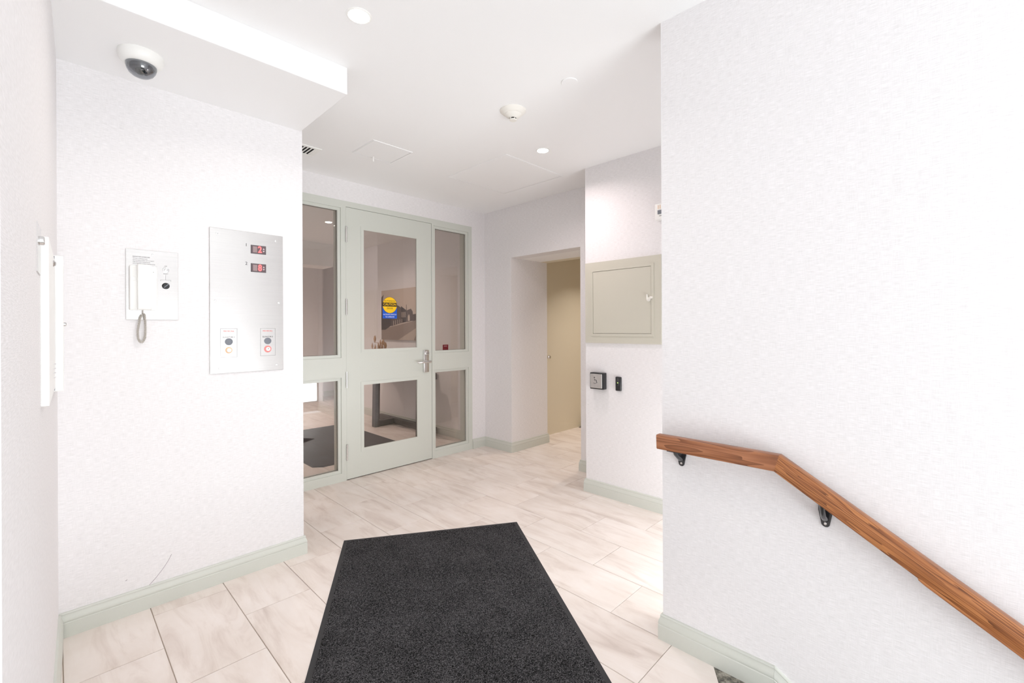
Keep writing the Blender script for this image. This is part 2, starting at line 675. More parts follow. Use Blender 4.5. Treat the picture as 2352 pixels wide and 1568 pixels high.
for (rx0, ry0, rx1, ry1) in REGIONS:
    k0 = int(math.floor((rx0 - TX0) / TW)) - 1
    k1 = int(math.ceil((rx1 - TX0) / TW)) + 1
    for k in range(k0, k1):
        xa, xb = TX0 + k * TW, TX0 + (k + 1) * TW
        ph = TY_A if k % 2 == 0 else TY_B
        j0 = int(math.floor((ry0 - ph) / TL)) - 1
        j1 = int(math.ceil((ry1 - ph) / TL)) + 1
        for j in range(j0, j1):
            ya, yb = ph + j * TL, ph + (j + 1) * TL
            x0, x1 = max(xa, rx0), min(xb, rx1)
            y0, y1 = max(ya, ry0), min(yb, ry1)
            if x1 - x0 < 0.012 or y1 - y0 < 0.012:
                continue
            x0 += GAP if x0 == xa else 0
            x1 -= GAP if x1 == xb else 0
            y0 += GAP if y0 == ya else 0
            y1 -= GAP if y1 == yb else 0
            poly = [Vector((x0, y0)), Vector((x1, y0)), Vector((x1, y1)), Vector((x0, y1))]
            if y0 < 0.70 and x1 > SEND.x - 0.05 and x0 < 1.86:
                c = clip_poly(poly, SA + SN * 0.002, SN)
                if len(c) >= 3 and len(c) != 4 or any((p - q).length > 1e-6 for p, q in zip(c, poly)):
                    if len(c) >= 3:
                        MB().prism([(p.x, p.y, -0.008) for p in c], (0, 0, 0.008)).build('tile', 'tile', floor)
                    continue
            o = bpy.data.objects.new('tile', tile_mesh(x1 - x0, y1 - y0))
            COL.objects.link(o)
            o.parent = floor
            o.location = Vector(((x0 + x1) / 2, (y0 + y1) / 2, 0)) - WLOC[floor.name]
st = MB().prism([(SA.x, SA.y, -0.008), (SEND.x, SEND.y, -0.008), (1.86, LAND_Y, -0.008)], (0, 0, 0.008))
st.build('stone_insert', 'stone', floor)['label'] = 'dark mottled stone tile at the head of the stairs'

# stairs down to the street entrance, behind and to the right of the camera
RISE, RUN = 0.172, 0.28
m = MB()
for i in range(1, 8):
    y1 = LAND_Y - (i - 1) * RUN
    m.box(-0.6, y1 - RUN, -1.6, 1.86, y1, -RISE * i)
struct(m.build('stairs', 'stone'), 'stone stair flight going down beside the wooden handrail', 'stairs')
ENT_Y = -3.45
struct(MB().box(-0.6, ENT_Y - 0.1, -1.6, 1.86, LAND_Y - 7 * RUN, -RISE * 7).build('floor_entrance', 'stone'),
       'stone floor of the lower street entrance', 'floor')

# ------------------------------------------------------------------ structure: ceiling
m = MB()
m.box(-0.75, ENT_Y - 0.1, CEIL, 3.70, 4.03, CEIL + 0.15)
struct(m.build('ceiling', 'paint'), 'smooth white ceiling over the vestibule', 'ceiling')
struct(MB().box(-1.2, 4.03, 2.64, 4.8, 9.3, 2.79).build('ceiling_lobby', 'paint'), 'white ceiling of the lobby behind the glass', 'ceiling')
m = MB()
m.box(3.66, 2.53, 2.125, 4.0, 3.45, 2.25)
struct(m.build('ceiling_passage', 'paint'), 'low plain soffit over the side passage', 'ceiling')
struct(MB().box(4.115, 1.2, 2.60, 6.4, 3.85, 2.72).build('ceiling_corridor', 'paint'), 'ceiling of the corridor beyond the passage', 'ceiling')
struct(MB().box(-0.12, 2.20, 2.545, 1.056, 2.82, CEIL).build('trim_1', 'paint', bevel=0.003),
       'white boxed soffit above the elevator control wall', 'soffit')

# ------------------------------------------------------------------ structure: walls
LW = lambda y: 0.017 - 0.0323 * (2.81 - y)        # x of the left wall face at depth y
m = MB().prism([(LW(2.81), 2.81, 0), (LW(0.87), 0.87, 0), (-0.75, 0.87, 0), (-0.75, 2.81, 0)], (0, 0, CEIL))
struct(m.build('wall_left', 'paper'), 'white wallpapered wall at the far left edge', 'wall')
struct(MB().box(-0.75, ENT_Y - 0.1, -1.6, -0.6, 0.87, CEIL).build('wall_left_stair', 'paper'), 'white wall along the left side of the stairs', 'wall')
struct(MB().box(-0.75, 2.81, 0, 1.062, 4.03, CEIL).build('wall_front', 'paper'),
       'white wallpapered wall carrying the intercom and elevator panel', 'wall')
wl = bpy.data.objects['wall_front']
sc = MB().tube([(0.418, 2.8098, 0.227), (0.405, 2.8098, 0.200), (0.384, 2.8098, 0.168), (0.357, 2.8098, 0.135), (0.330, 2.8098, 0.108)], 0.0011, 6)
sc.build('scuff_mark', 'scuff', wl)['label'] = 'thin curved grey scuff on the white wallpaper'
MB().prism([(0.240, 2.8098, 0.163), (0.246, 2.8098, 0.168), (0.249, 2.8098, 0.167), (0.243, 2.8098, 0.162)], (0, -0.0006, 0)).build('scuff_mark', 'scuff', wl)
m = MB()
FR_R, FR_TOP, FR_L = 3.314, 2.497, 1.24
m.box(1.062, 3.88, 0, FR_L, 4.03, CEIL)
m.box(FR_L, 3.88, FR_TOP, FR_R, 4.03, CEIL)
m.box(FR_R, 3.88, 0, 3.51, 4.03, CEIL)
struct(m.build('wall_back', 'paper'), 'pale wallpapered wall around the green-grey glazed door', 'wall')
m = MB()
m.box(3.51, 3.45, 0, 4.115, 4.03, CEIL)          # block left of the passage
m.box(3.51, 2.53, 2.125, 3.66, 3.45, CEIL)       # header
m.box(3.51, 2.19, 0, 4.115, 2.53, CEIL)          # jamb right of the passage
struct(m.build('wall_right_back', 'paper'), 'pale wallpapered wall with the side passage opening', 'wall')
struct(MB().box(3.11, 0.25, 0, 3.70, 2.19, CEIL).build('wall_right', 'paper'), 'pale pink wallpapered wall carrying the access panel', 'wall')
struct(MB().box(1.86, ENT_Y - 0.1, -1.6, 2.01, 0.909, CEIL).build('wall_stair', 'paper'), 'white wallpapered wall carrying the wooden handrail', 'wall')
m = MB()
m.box(2.01, 0.10, 0, 3.70, 0.25, 0.13)
m.box(2.01, 0.10, 0.73, 3.70, 0.25, CEIL)
m.box(2.01, 0.10, 0.13, 2.10, 0.25, 0.73)
m.box(3.11, 0.10, 0.13, 3.70, 0.25, 0.73)
struct(m.build('wall_recess', 'paper'), 'wall closing the recess behind the handrail wall', 'wall')
rw = struct(rect_ring_y(MB(), 2.10, 0.13, 3.11, 0.73, 0.030, 0.15, 0.22).build('window_4', 'white'), 'low window lighting the recess behind the handrail wall', 'window')
MB().box(2.13, 0.18, 0.16, 3.08, 0.186, 0.70).build('pane', 'glass', rw)
m = MB()
m.box(-0.75, ENT_Y - 0.1, 1.55, 1.86, ENT_Y, CEIL)
m.box(-0.75, ENT_Y - 0.1, -1.6, -0.45, ENT_Y, 1.55)
m.box(1.80, ENT_Y - 0.1, -1.6, 1.86, ENT_Y, 1.55)
struct(m.build('wall_entrance', 'paper'), 'wall around the street entrance glazing', 'wall')
en = struct(rect_ring_y(MB(), -0.45, -1.2, 1.80, 1.55, 0.05, ENT_Y - 0.08, ENT_Y - 0.02).build('window_3', 'sage'),
            'street entrance glazing frame', 'window')
MB().box(-0.40, ENT_Y - 0.055, -1.15, 1.75, ENT_Y - 0.049, 1.50).build('pane', 'glass', en)

# lobby shell
m = MB()
m.box(3.50, 4.03, 0, 3.65, 7.0, 2.64)
m.box(3.65, 6.85, 0, 4.75, 7.0, 2.64)
m.box(4.60, 7.0, 0, 4.75, 9.2, 2.64)
struct(m.build('wall_lobby_right', 'paper'), 'dim wallpapered lobby wall with the street picture', 'wall')
m = MB()
m.box(3.57, 9.05, 0, 4.60, 9.2, 2.64)
m.box(3.57, 8.65, 0, 3.65, 9.05, 2.64)
m.box(-1.2, 8.5, 0, 3.57, 8.65, 2.64)
struct(m.build('wall_lobby_far', 'paper'), 'dim far wall of the lobby', 'wall')
struct(MB().box(-1.2, 4.03, 0, -1.05, 8.5, 2.64).build('wall_lobby_left', 'paper'), 'left wall of the lobby', 'wall')
struct(MB().box(-1.05, 4.03, 0, FR_L, 4.10, 2.64).build('wall_lobby_front', 'paper'), 'lobby side of the front wall', 'wall')
struct(MB().box(0.6, 6.75, 2.30, 3.0, 7.10, 2.64).build('trim_2', 'paint'), 'boxed ceiling beam inside the lobby', 'soffit')

# corridor beyond the passage
m = MB()
m.box(4.115, 3.69, -0.2, 6.4, 3.80, 2.60)
struct(m.build('wall_corridor', 'beige'), 'beige painted wall seen through the side passage', 'wall')
cw = bpy.data.objects['wall_corridor']
MB().prism([(4.115, 3.69, 0), (5.10, 3.69, 0), (5.10, 3.69, 0.028), (4.115, 3.69, 0.25)], (0, -0.012, 0)).build('skirting', 'beige', cw)
m = MB()
m.box(6.3, 1.2, -0.2, 6.4, 3.69, 2.60)
m.box(4.115, 1.2, -0.2, 6.3, 1.3, 2.60)
m.box(4.0, 1.3, 0, 4.115, 2.19, 2.60)
m.box(4.0, 2.53, 2.125, 4.115, 3.45, 2.60)
struct(m.build('wall_corridor_end', 'beige'), 'beige end walls of the corridor', 'wall')
struct(MB().box(4.3, 1.2, -0.2, 6.4, 3.69, -0.02).build('floor_corridor', 'grout'), 'floor of the corridor beyond', 'floor')

# ------------------------------------------------------------------ baseboards
BB = [(0, 0), (0.016, 0), (0.016, 0.062), (0.0135, 0.065), (0.0155, 0.069), (0.0155, 0.075), (0.0135, 0.083),
      (0.0095, 0.093), (0.0085, 0.099), (0.0095, 0.102), (0.0075, 0.107), (0, 0.108)]


def baseboard(name, path, side, label, mat='sage'):
    o = MB().sweep(BB, path, side).build(name, mat, smooth=0.5)
    return struct(o, label, 'baseboard')


baseboard('baseboard_front', [(LW(2.81), 2.81), (1.062, 2.81), (1.062, 3.88)], -1, 'sage green baseboard under the elevator panel wall')
baseboard('baseboard_left', [(LW(2.79), 2.79), (LW(0.87), 0.87)], 1, 'sage green baseboard along the far left wall')
baseboard('baseboard_back', [(FR_R, 3.88), (3.51, 3.88), (3.51, 3.45), (4.115, 3.45), (4.115, 3.69)], -1, 'grey-green baseboard turning the corner into the passage')
baseboard('baseboard_right', [(4.0, 2.53), (3.51, 2.53), (3.51, 2.19), (3.11, 2.19), (3.11, 0.25)], -1, 'grey-green baseboard under the access panel wall')
bs = baseboard('baseboard_stair', [(2.01, 0.909), (1.86, 0.909), (1.86, 0.475)], -1, 'sage green baseboard under the handrail, turning down the stairs')
slope = MB().sweep(BB, [(1.86, 0.4745, 0.0), (1.86, -1.5, -0.614 * 1.9745)], -1)
slope.build('sloped_board', 'sage', bs, smooth=0.5)
baseboard('baseboard_lobby', [(3.50, 4.04), (3.50, 7.0), (4.60, 7.0)], 1, 'baseboard along the lobby wall under the picture')
baseboard('baseboard_lobby_far', [(3.57, 8.5), (3.57, 9.05), (4.60, 9.05)], -1, 'baseboard at the far end of the lobby')

# ------------------------------------------------------------------ glazed entrance screen: frame, door, sidelights
YF, YB = 3.878, 4.03
m = MB()
m.box(FR_L, YF, 2.447, FR_R, YB, FR_TOP)                      # head
m.box(FR_L, YF, 0, 1.30, YB, 2.447)                           # left post
m.box(1.795, YF, 0, 1.841, YB, 2.447)                         # hinge post
m.box(2.768, YF, 0, 2.790, YB, 2.447)                         # strike post
m.box(3.262, YF, 0, FR_R, YB, 2.447)                          # right post
for a, b in ((1.30, 1.795), (2.790, 3.262)):
    m.box(a, YF, 0, b, YB, 0.075)
    m.box(a, YF, 0.922, b, YB, 1.098)
    m.box(a, YF, 2.430, b, YB, 2.447)
fr = struct(m.build('trim_3', 'sage'), 'sage green-grey frame around the glazed door and sidelights', 'door frame')


def glazed_light(name, x0, x1, lab, zs):
    root = None
    for i, (z0, z1) in enumerate(zs):
        b = rect_ring_y(MB(), x0, z0, x1, z1, 0.026, YF + 0.010, YF + 0.030)
        if root is None:
            root = struct(b.build(name, 'sage'), lab, 'window')
        else:
            b.build('glazing_bead', 'sage', root)
        rect_ring_y(MB(), x0 + 0.022, z0 + 0.022, x1 - 0.022, z1 - 0.022, 0.006, YF + 0.031, YF + 0.034).build('gasket', 'black', root)
        MB().box(x0 + 0.024, YF + 0.034, z0 + 0.024, x1 - 0.024, YF + 0.040, z1 - 0.024).build('pane', 'glass', root)
    return root


Z_LIGHTS = [(1.098, 2.430), (0.075, 0.922)]
glazed_light('window_1', 1.30, 1.795, 'left sidelight glazing of the entrance screen, upper and lower panes', Z_LIGHTS)
glazed_light('window_2', 2.790, 3.262, 'right sidelight glazing of the entrance screen, upper and lower panes', Z_LIGHTS)

# door leaf
DX0, DX1, DZ0, DZ1, DY0, DY1 = 1.8435, 2.7655, 0.008, 2.4445, 3.882, 3.926
LI = [(1.985, 1.137, 2.612, 2.293), (1.981, 0.233, 2.615, 0.868)]
m = MB()
m.box(DX0, DY0, DZ0, 1.983, DY1, DZ1)
m.box(2.6135, DY0, DZ0, DX1, DY1, DZ1)
m.box(1.983, DY0, 2.293, 2.6135, DY1, DZ1)
m.box(1.983, DY0, 0.868, 2.6135, DY1, 1.137)
m.box(1.983, DY0, DZ0, 2.6135, DY1, 0.233)
door = struct(m.build('door_1', 'sage'), 'sage green-grey door with two glass lights and a lever handle', 'door')
for (x0, z0, x1, z1) in LI:
    rect_ring_y(MB(), x0 - 0.002, z0 - 0.001, x1 + 0.002, z1 + 0.001, 0.030, DY0 - 0.0035, DY0 + 0.012).build('glazing_bead', 'sage', door)
    rect_ring_y(MB(), x0 + 0.024, z0 + 0.024, x1 - 0.024, z1 - 0.024, 0.004, DY0 + 0.0125, DY0 + 0.015).build('gasket', 'black', door)
    MB().box(x0 + 0.004, DY0 + 0.015, z0 + 0.004, x1 - 0.004, DY0 + 0.021, z1 - 0.004).build('pane', 'glass', door)
MB().box(1.8405, 3.90, 0.0, 2.768, 3.98, 0.006).build('threshold', 'dark', door)
for zc in (2.20, 1.552, 0.90, 0.253):
    h = MB()
    for k in range(5):
        z0 = zc - 0.07 + k * 0.028
        h.cyl((1.842, 3.873, z0 + 0.001), (1.842, 3.873, z0 + 0.027), 0.0085, 12)
    h.cyl((1.842, 3.873, zc - 0.072), (1.842, 3.873, zc + 0.072), 0.006, 10)
    h.build('hinge', 'satin', door, smooth=0.6)
# lever lock
esc = MB().box(2.655, 3.858, 0.908, 2.717, DY0, 1.136).build('escutcheon', 'satin', door, bevel=0.005, seg=3, smooth=0.6)
MB().lathe((2.690, 3.860, 1.106), (0, -1, 0), [(0.019, 0), (0.019, 0.016), (0.0165, 0.019), (0.0165, 0.022), (0.007, 0.022)], 24).build('lock_cylinder', 'chrome', esc, smooth=0.6)
MB().box(2.6885, 3.8365, 1.098, 2.6915, 3.839, 1.113).build('key_slot', 'dark', esc)
lv = MB()
lv.cyl((2.688, 3.858, 1.018), (2.688, 3.808, 1.018), 0.012, 16)
lv.tube([(2.700, 3.803, 1.018), (2.675, 3.803, 1.018), (2.62, 3.803, 1.017), (2.565, 3.806, 1.015), (2.553, 3.818, 1.015)], [0.0125, 0.0125, 0.0105, 0.0095, 0.008], 12)
lv.build('lever', 'satin', esc, smooth=0.8)

# caution sticker on the door glass
sk = thing('caution_sticker', (2.289, DY0 + 0.014, 1.454), 'round yellow caution sticker with blue base on the door glass', 'sticker')
ys = DY0 + 0.0148
MB().box(2.211, ys - 0.0004, 1.454, 2.367, ys, 1.575).build('blue_base', 'blue', sk)
circ = lambda r, y, n=48, cx=2.289, cz=1.583: [(cx + r * math.cos(2 * math.pi * i / n), y, cz + r * math.sin(2 * math.pi * i / n)) for i in range(n)]
MB().prism(circ(0.0785, ys - 0.0004), (0, -0.0003, 0)).build('dark_rim', 'signblack', sk)
MB().prism(circ(0.0765, ys - 0.0007), (0, -0.0003, 0)).build('yellow_disc', 'yellow', sk)
bz0, bz1 = 1.570, 1.607
xe = lambda z: math.sqrt(max(0.0785 ** 2 - (z - 1.583) ** 2, 0))
MB().prism([(2.289 - xe(bz0), ys - 0.001, bz0), (2.289 + xe(bz0), ys - 0.001, bz0), (2.289 + xe(bz1), ys - 0.001, bz1), (2.289 - xe(bz1), ys - 0.001, bz1)], (0, -0.0003, 0)).build('black_band', 'signblack', sk)
yt = ys - 0.0015
text('lettering', 'AUTOMATIC', (2.289, yt, 1.622), 0.021, FY, 'signblack', sk, 'CENTER', 0.0002)
text('lettering', 'CAUTION', (2.289, yt, 1.5885), 0.031, FY, 'yellow', sk, 'CENTER', 0.0002, 1.0, 0.0004)
text('lettering', 'DOOR', (2.289, yt, 1.551), 0.021, FY, 'signblack', sk, 'CENTER', 0.0002)
text('lettering', 'ACTIVATE SWITCH', (2.289, ys - 0.0011, 1.492), 0.0185, FY, 'signwhite', sk, 'CENTER', 0.0002, 0.88)
text('lettering', 'TO OPERATE', (2.289, ys - 0.0011, 1.469), 0.0185, FY, 'signwhite', sk, 'CENTER', 0.0002, 0.9)
# small red label on the right sidelight
rt = thing('red_label', (2.965, YF + 0.033, 1.124), 'tiny dark red label at the foot of the right upper pane', 'label')
MB().box(2.930, YF + 0.0325, 1.126, 3.003, YF + 0.0338, 1.182).build('label_sheet', 'red', rt)
MB().tube([(2.945 + i * 0.004, YF + 0.0323, 1.166 + 0.003 * math.sin(i * 2.1)) for i in range(11)], 0.0011, 5).build('white_script', 'signwhite', rt)

# ------------------------------------------------------------------ elevator intercom
YW = 2.81
ic = thing('elevator_intercom', (0.347, YW, 1.402), 'stainless elevator intercom plate with a white corded handset', 'intercom')
MB().box(0.246, YW - 0.004, 1.402, 0.449, YW, 1.741).build('plate', 'steel', ic, bevel=0.001, seg=1)
for (x, z) in ((0.347, 1.721), (0.347, 1.421)):
    MB().lathe((x, YW - 0.004, z), (0, -1, 0), [(0.0045, 0), (0.004, 0.0015), (0.001, 0.002)], 12).build('screw', 'satin', ic)
cradle = MB().box(0.259, YW - 0.026, 1.448, 0.362, YW - 0.004, 1.661).build('cradle', 'white', ic, bevel=0.004, smooth=0.6)
MB().box(0.2605, YW - 0.0275, 1.588, 0.2805, YW - 0.0255, 1.609).build('ear_rest', 'white', cradle, bevel=0.0008, seg=1)
MB().box(0.337, YW - 0.0275, 1.581, 0.3575, YW - 0.0255, 1.601).build('ear_rest', 'white', cradle, bevel=0.0008, seg=1)
MB().lathe((0.3475, YW - 0.026, 1.633), (0, -1, 0), [(0.0015, 0), (0.0012, 0.0005)], 10).build('pinhole', 'ink', cradle)
hs = MB().prism([(0.286, YW - 0.024, 1.449), (0.286, YW - 0.050, 1.449), (0.286, YW - 0.056, 1.470), (0.286, YW - 0.046, 1.52), (0.286, YW - 0.044, 1.58),
                 (0.286, YW - 0.052, 1.63), (0.286, YW - 0.054, 1.655), (0.286, YW - 0.046, 1.667), (0.286, YW - 0.024, 1.667)], (0.051, 0, 0))
hs.build('handset', 'white', ic, bevel=0.004, smooth=0.7)
pts = []
ctrl = [(0.308, 1.449), (0.308, 1.435), (0.314, 1.424), (0.316, 1.395), (0.317, 1.35), (0.315, 1.315), (0.308, 1.297), (0.302, 1.292), (0.295, 1.298), (0.289, 1.315), (0.288, 1.35), (0.294, 1.39), (0.300, 1.418), (0.306, 1.425)]
fine = []
for i in range(len(ctrl) - 1):
    for t in range(64):
        a = t / 64
        fine.append((ctrl[i][0] * (1 - a) + ctrl[i + 1][0] * a, ctrl[i][1] * (1 - a) + ctrl[i + 1][1] * a))
ln = 0
for i, (x, z) in enumerate(fine):
    if i:
        ln += math.hypot(x - fine[i - 1][0], z - fine[i - 1][1])
    rr = 0.0042 if i > 80 else 0.0005
    j = min(i + 1, len(fine) - 1)
    tx, tz = fine[j][0] - fine[j - 1][0], fine[j][1] - fine[j - 1][1]
    q = math.hypot(tx, tz) or 1
    nx, nz = -tz / q, tx / q
    an = ln / 0.0052 * 2 * math.pi
    pts.append((x + nx * rr * math.cos(an), YW - 0.018 + rr * math.sin(an), z + nz * rr * math.cos(an)))
dense = []
MB().tube(pts, 0.0016, 6).build('coiled_cord', 'coil', ic, smooth=True)
MB().lathe((0.3985, YW - 0.004, 1.650), (0, -1, 0), [(0.014, 0), (0.014, 0.002), (0.011, 0.003), (0.008, 0.003), (0.008, 0.006), (0.006, 0.007)], 24).build('key_switch', 'chrome', ic, smooth=0.5)
sel = MB().lathe((0.3985, YW - 0.004, 1.571), (0, -1, 0), [(0.0155, 0), (0.0155, 0.003), (0.013, 0.004), (0.013, 0.014), (0.011, 0.016)], 28).build('selector_knob', 'black', ic, smooth=0.5)
MB().prism([(0.388, YW - 0.020, 1.563), (0.390, YW - 0.020, 1.560), (0.409, YW - 0.020, 1.579), (0.407, YW - 0.020, 1.582)], (0, -0.006, 0)).build('pointer', 'grey', sel)
yt = YW - 0.0042
text('lettering', 'ELEVATOR INTERCOM', (0.272, yt, 1.705), 0.0088, FY, 'ink', ic, squeeze=0.72)
text('lettering', 'TO START COMMUNICATION:', (0.272, yt, 1.696), 0.0056, FY, 'ink', ic, squeeze=0.72)
text('lettering', 'MOVE KEYSWITCH FROM "OFF" TO "SELECT".', (0.272, yt, 1.688), 0.0056, FY, 'ink', ic, squeeze=0.72)
text('lettering', 'TURN SELECTOR TO ELEVATOR NO.', (0.272, yt, 1.680), 0.0056, FY, 'ink', ic, squeeze=0.72)
text('lettering', 'PICK UP HANDSET TO START COMMUNICATION', (0.272, yt, 1.672), 0.0056, FY, 'ink', ic, squeeze=0.68)
text('lettering', 'OFF', (0.3985, yt, 1.669), 0.006, FY, 'ink', ic, 'CENTER')
text('lettering', 'SELECT', (0.3985, yt, 1.631), 0.006, FY, 'ink', ic, 'CENTER')
m = MB()
m.box(0.398, yt - 0.0003, 1.601, 0.399, yt + 0.0002, 1.626)
m.box(0.3775, yt - 0.0003, 1.600, 0.4195, yt + 0.0002, 1.601)
m.box(0.3775, yt - 0.0003, 1.594, 0.3785, yt + 0.0002, 1.600)
m.box(0.4185, yt - 0.0003, 1.594, 0.4195, yt + 0.0002, 1.600)
m.build('engraved_bracket', 'inkgrey', ic)

# ------------------------------------------------------------------ elevator control panel
cp = thing('elevator_status_board', (0.766, YW, 1.118), 'tall stainless elevator panel with red floor displays', 'control panel')
MB().box(0.583, YW - 0.006, 1.118, 0.9485, YW, 1.896).build('plate', 'steel', cp, bevel=0.0015, seg=1)
ypl = YW - 0.006
for (x, z) in ((0.618, 1.867), (0.909, 1.864), (0.609, 1.508), (0.924, 1.508), (0.622, 1.148), (0.911, 1.149)):
    MB().lathe((x, ypl, z), (0, -1, 0), [(0.0055, 0), (0.005, 0.002), (0.0015, 0.003)], 12).build('screw', 'satin', cp, smooth=0.5)


def tri(m, cx, cz, w, h, y, flip):
    s = -1 if flip else 1
    m.prism([(cx - w / 2, y, cz - s * h / 2), (cx + w / 2, y, cz - s * h / 2), (cx, y, cz + s * h / 2)], (0, -0.0004, 0))


for zc, dig, lab, nm in ((1.802, '2', '1', 'first'), (1.699, '8', '2', 'second')):
    d = MB()
    rect_ring_y(d, 0.779, zc - 0.024, 0.857, zc + 0.024, 0.004, ypl - 0.0015, ypl)
    dd = d.build('display', 'bezel', cp)
    MB().box(0.783, ypl - 0.0010, zc - 0.020, 0.853, ypl, zc + 0.020).build('window', 'screen', dd)
    MB().box(0.790, ypl - 0.0014, zc - 0.017, 0.811, ypl - 0.0010, zc + 0.017).build('unlit_digit', 'ledoff', dd)
    text('lit_digit', dig, (0.8255, ypl - 0.0018, zc), 0.050, FY, 'ledred', dd, 'CENTER', 0.0003, 0.82, 0.0012)
    a = MB()
    tri(a, 0.845, zc + 0.0075, 0.009, 0.009, ypl - 0.0012, False)
    a.build('up_arrow', 'arrow', dd)
    a = MB()
    tri(a, 0.845, zc - 0.0075, 0.009, 0.009, ypl - 0.0012, True)
    a.build('down_arrow', 'arrow', dd)
    text('number', lab, (0.757, ypl - 0.0003, zc + 0.020), 0.024, FY, 'ink', cp, 'CENTER')
for x0, x1, n, ring, cap in ((0.632, 0.711, '1', 'orangering', None), (0.826, 0.905, '2', 'redring', 1)):
    g = rect_ring_y(MB(), x0, 1.203, x1, 1.359, 0.0012, ypl - 0.0005, ypl + 0.0005).build('fire_recall_outline', 'inkgrey', cp)
    xc = (x0 + x1) / 2 - 0.001
    text('lettering', 'FIRE RECALL', (xc, ypl - 0.0003, 1.344), 0.0118, FY, 'inkred', g, 'CENTER', squeeze=0.8)
    text('lettering', 'ELEVATOR ' + n, (xc, ypl - 0.0003, 1.311), 0.0118, FY, 'ink', g, 'CENTER', squeeze=0.84)
    k = MB().lathe((xc, ypl, 1.287), (0, -1, 0), [(0.0185, 0), (0.0185, 0.002), (0.0165, 0.003), (0.016, 0.0022)], 28).build('key_cap', 'grey', g, smooth=0.5)
    r_ = MB().lathe((xc, ypl, 1.241), (0, -1, 0), [(0.0195 if n == '2' else 0.017, 0), (0.0185 if n == '2' else 0.016, 0.003), (0.012, 0.004)], 28).build('lamp_ring', ring, g, smooth=0.5)
    MB().lathe((xc, ypl - 0.003, 1.241), (0, -1, 0), [(0.0115, 0), (0.0115, 0.006), (0.009, 0.008), (0.004, 0.008)], 24).build('jewel', 'white', r_, smooth=0.5)
    if n == '2':
        MB().box(xc - 0.0015, ypl - 0.0125, 1.241, xc + 0.0015, ypl - 0.0105, 1.246).build('key_slot', 'ink', r_)

# ------------------------------------------------------------------ boxes on the far left wall (seen edge-on)
kp = thing('key_switch_plate', (LW(1.57), 1.57, 1.48), 'small metal key switch plate on the far left wall', 'wall plate')
MB().prism([(LW(1.52), 1.52, 1.49), (LW(1.52), 1.52, 1.605), (LW(1.64), 1.64, 1.605), (LW(1.64), 1.64, 1.49)], (0.0025, 0, 0)).build('plate', 'steel', kp)
MB().lathe((LW(1.60) + 0.002, 1.60, 1.572), (1, -0.03, 0), [(0.012, 0), (0.011, 0.007), (0.009, 0.009)], 20).build('key_cylinder', 'chrome', kp, smooth=0.6)
ca = thing('shallow_wall_cabinet', (LW(1.9), 1.9, 1.155), 'tall shallow white cabinet seen edge-on at far left', 'cabinet')
MB().prism([(LW(1.66), 1.66, 1.158), (-0.0045, 1.66, 1.158), (-0.0045 + 0.012, 2.18, 1.158), (LW(2.18), 2.18, 1.158)], (0, 0, 0.434)).build('body', 'white', ca, bevel=0.0012, seg=1)
MB().lathe((0.0005, 2.0, 1.56), (1, -0.4, 0), [(0.010, -0.004), (0.010, 0.006), (0.007, 0.008)], 16).build('clip', 'chrome', ca, smooth=0.6)
for k in range(4):
    z = 1.245 - k * 0.014
    MB().cyl((-0.001, 2.02, z), (0.008, 2.05, z), 0.002, 8).build('pin', 'chrome', ca)
cb = thing('deep_wall_cabinet', (LW(2.42), 2.42, 1.135), 'deeper white cabinet behind the shallow one at far left', 'cabinet')
MB().prism([(LW(2.25) - 0.001, 2.25, 1.138), (0.029, 2.25, 1.138), (0.0345, 2.60, 1.138), (LW(2.60) - 0.001, 2.60, 1.138)], (0, 0, 0.477)).build('body', 'white', cb, bevel=0.0015, seg=1)
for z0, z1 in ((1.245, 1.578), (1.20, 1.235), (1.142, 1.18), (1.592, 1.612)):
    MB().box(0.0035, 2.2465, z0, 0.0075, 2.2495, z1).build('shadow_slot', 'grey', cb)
MB().lathe((0.0305, 2.30, 1.374), (1, 0, 0), [(0.007, 0), (0.007, 0.005), (0.005, 0.007)], 16).build('knob', 'chrome', cb, smooth=0.6)

# ------------------------------------------------------------------ dome camera under the soffit
dc = thing('dome_camera', (0.275, 2.515, 2.545), 'white dome security camera hanging under the soffit', 'camera')
MB().lathe((0.275, 2.515, 2.545), (0, 0, -1), [(0.079, 0), (0.080, 0.004), (0.079, 0.022), (0.074, 0.034), (0.064, 0.044), (0.056, 0.047)], 40).build('housing', 'white', dc, smooth=0.6)
MB().lathe((0.275, 2.515, 2.499), (0, 0, -1), [(0.0545, 0), (0.054, 0.010), (0.050, 0.024), (0.041, 0.038), (0.027, 0.048), (0.012, 0.053), (0.001, 0.054)], 36).build('dome', 'dome', dc, smooth=True)
mod = MB().lathe((0.275, 2.515, 2.500), (0, 0, -1), [(0.040, 0), (0.040, 0.016), (0.030, 0.026)], 28).build('camera_module', 'grey', dc, smooth=0.6)
MB().lathe((0.272, 2.505, 2.476), (-0.25, -0.55, -0.8), [(0.017, 0), (0.017, 0.014), (0.012, 0.018), (0.004, 0.019)], 24).build('lens', 'lens', mod, smooth=0.5)

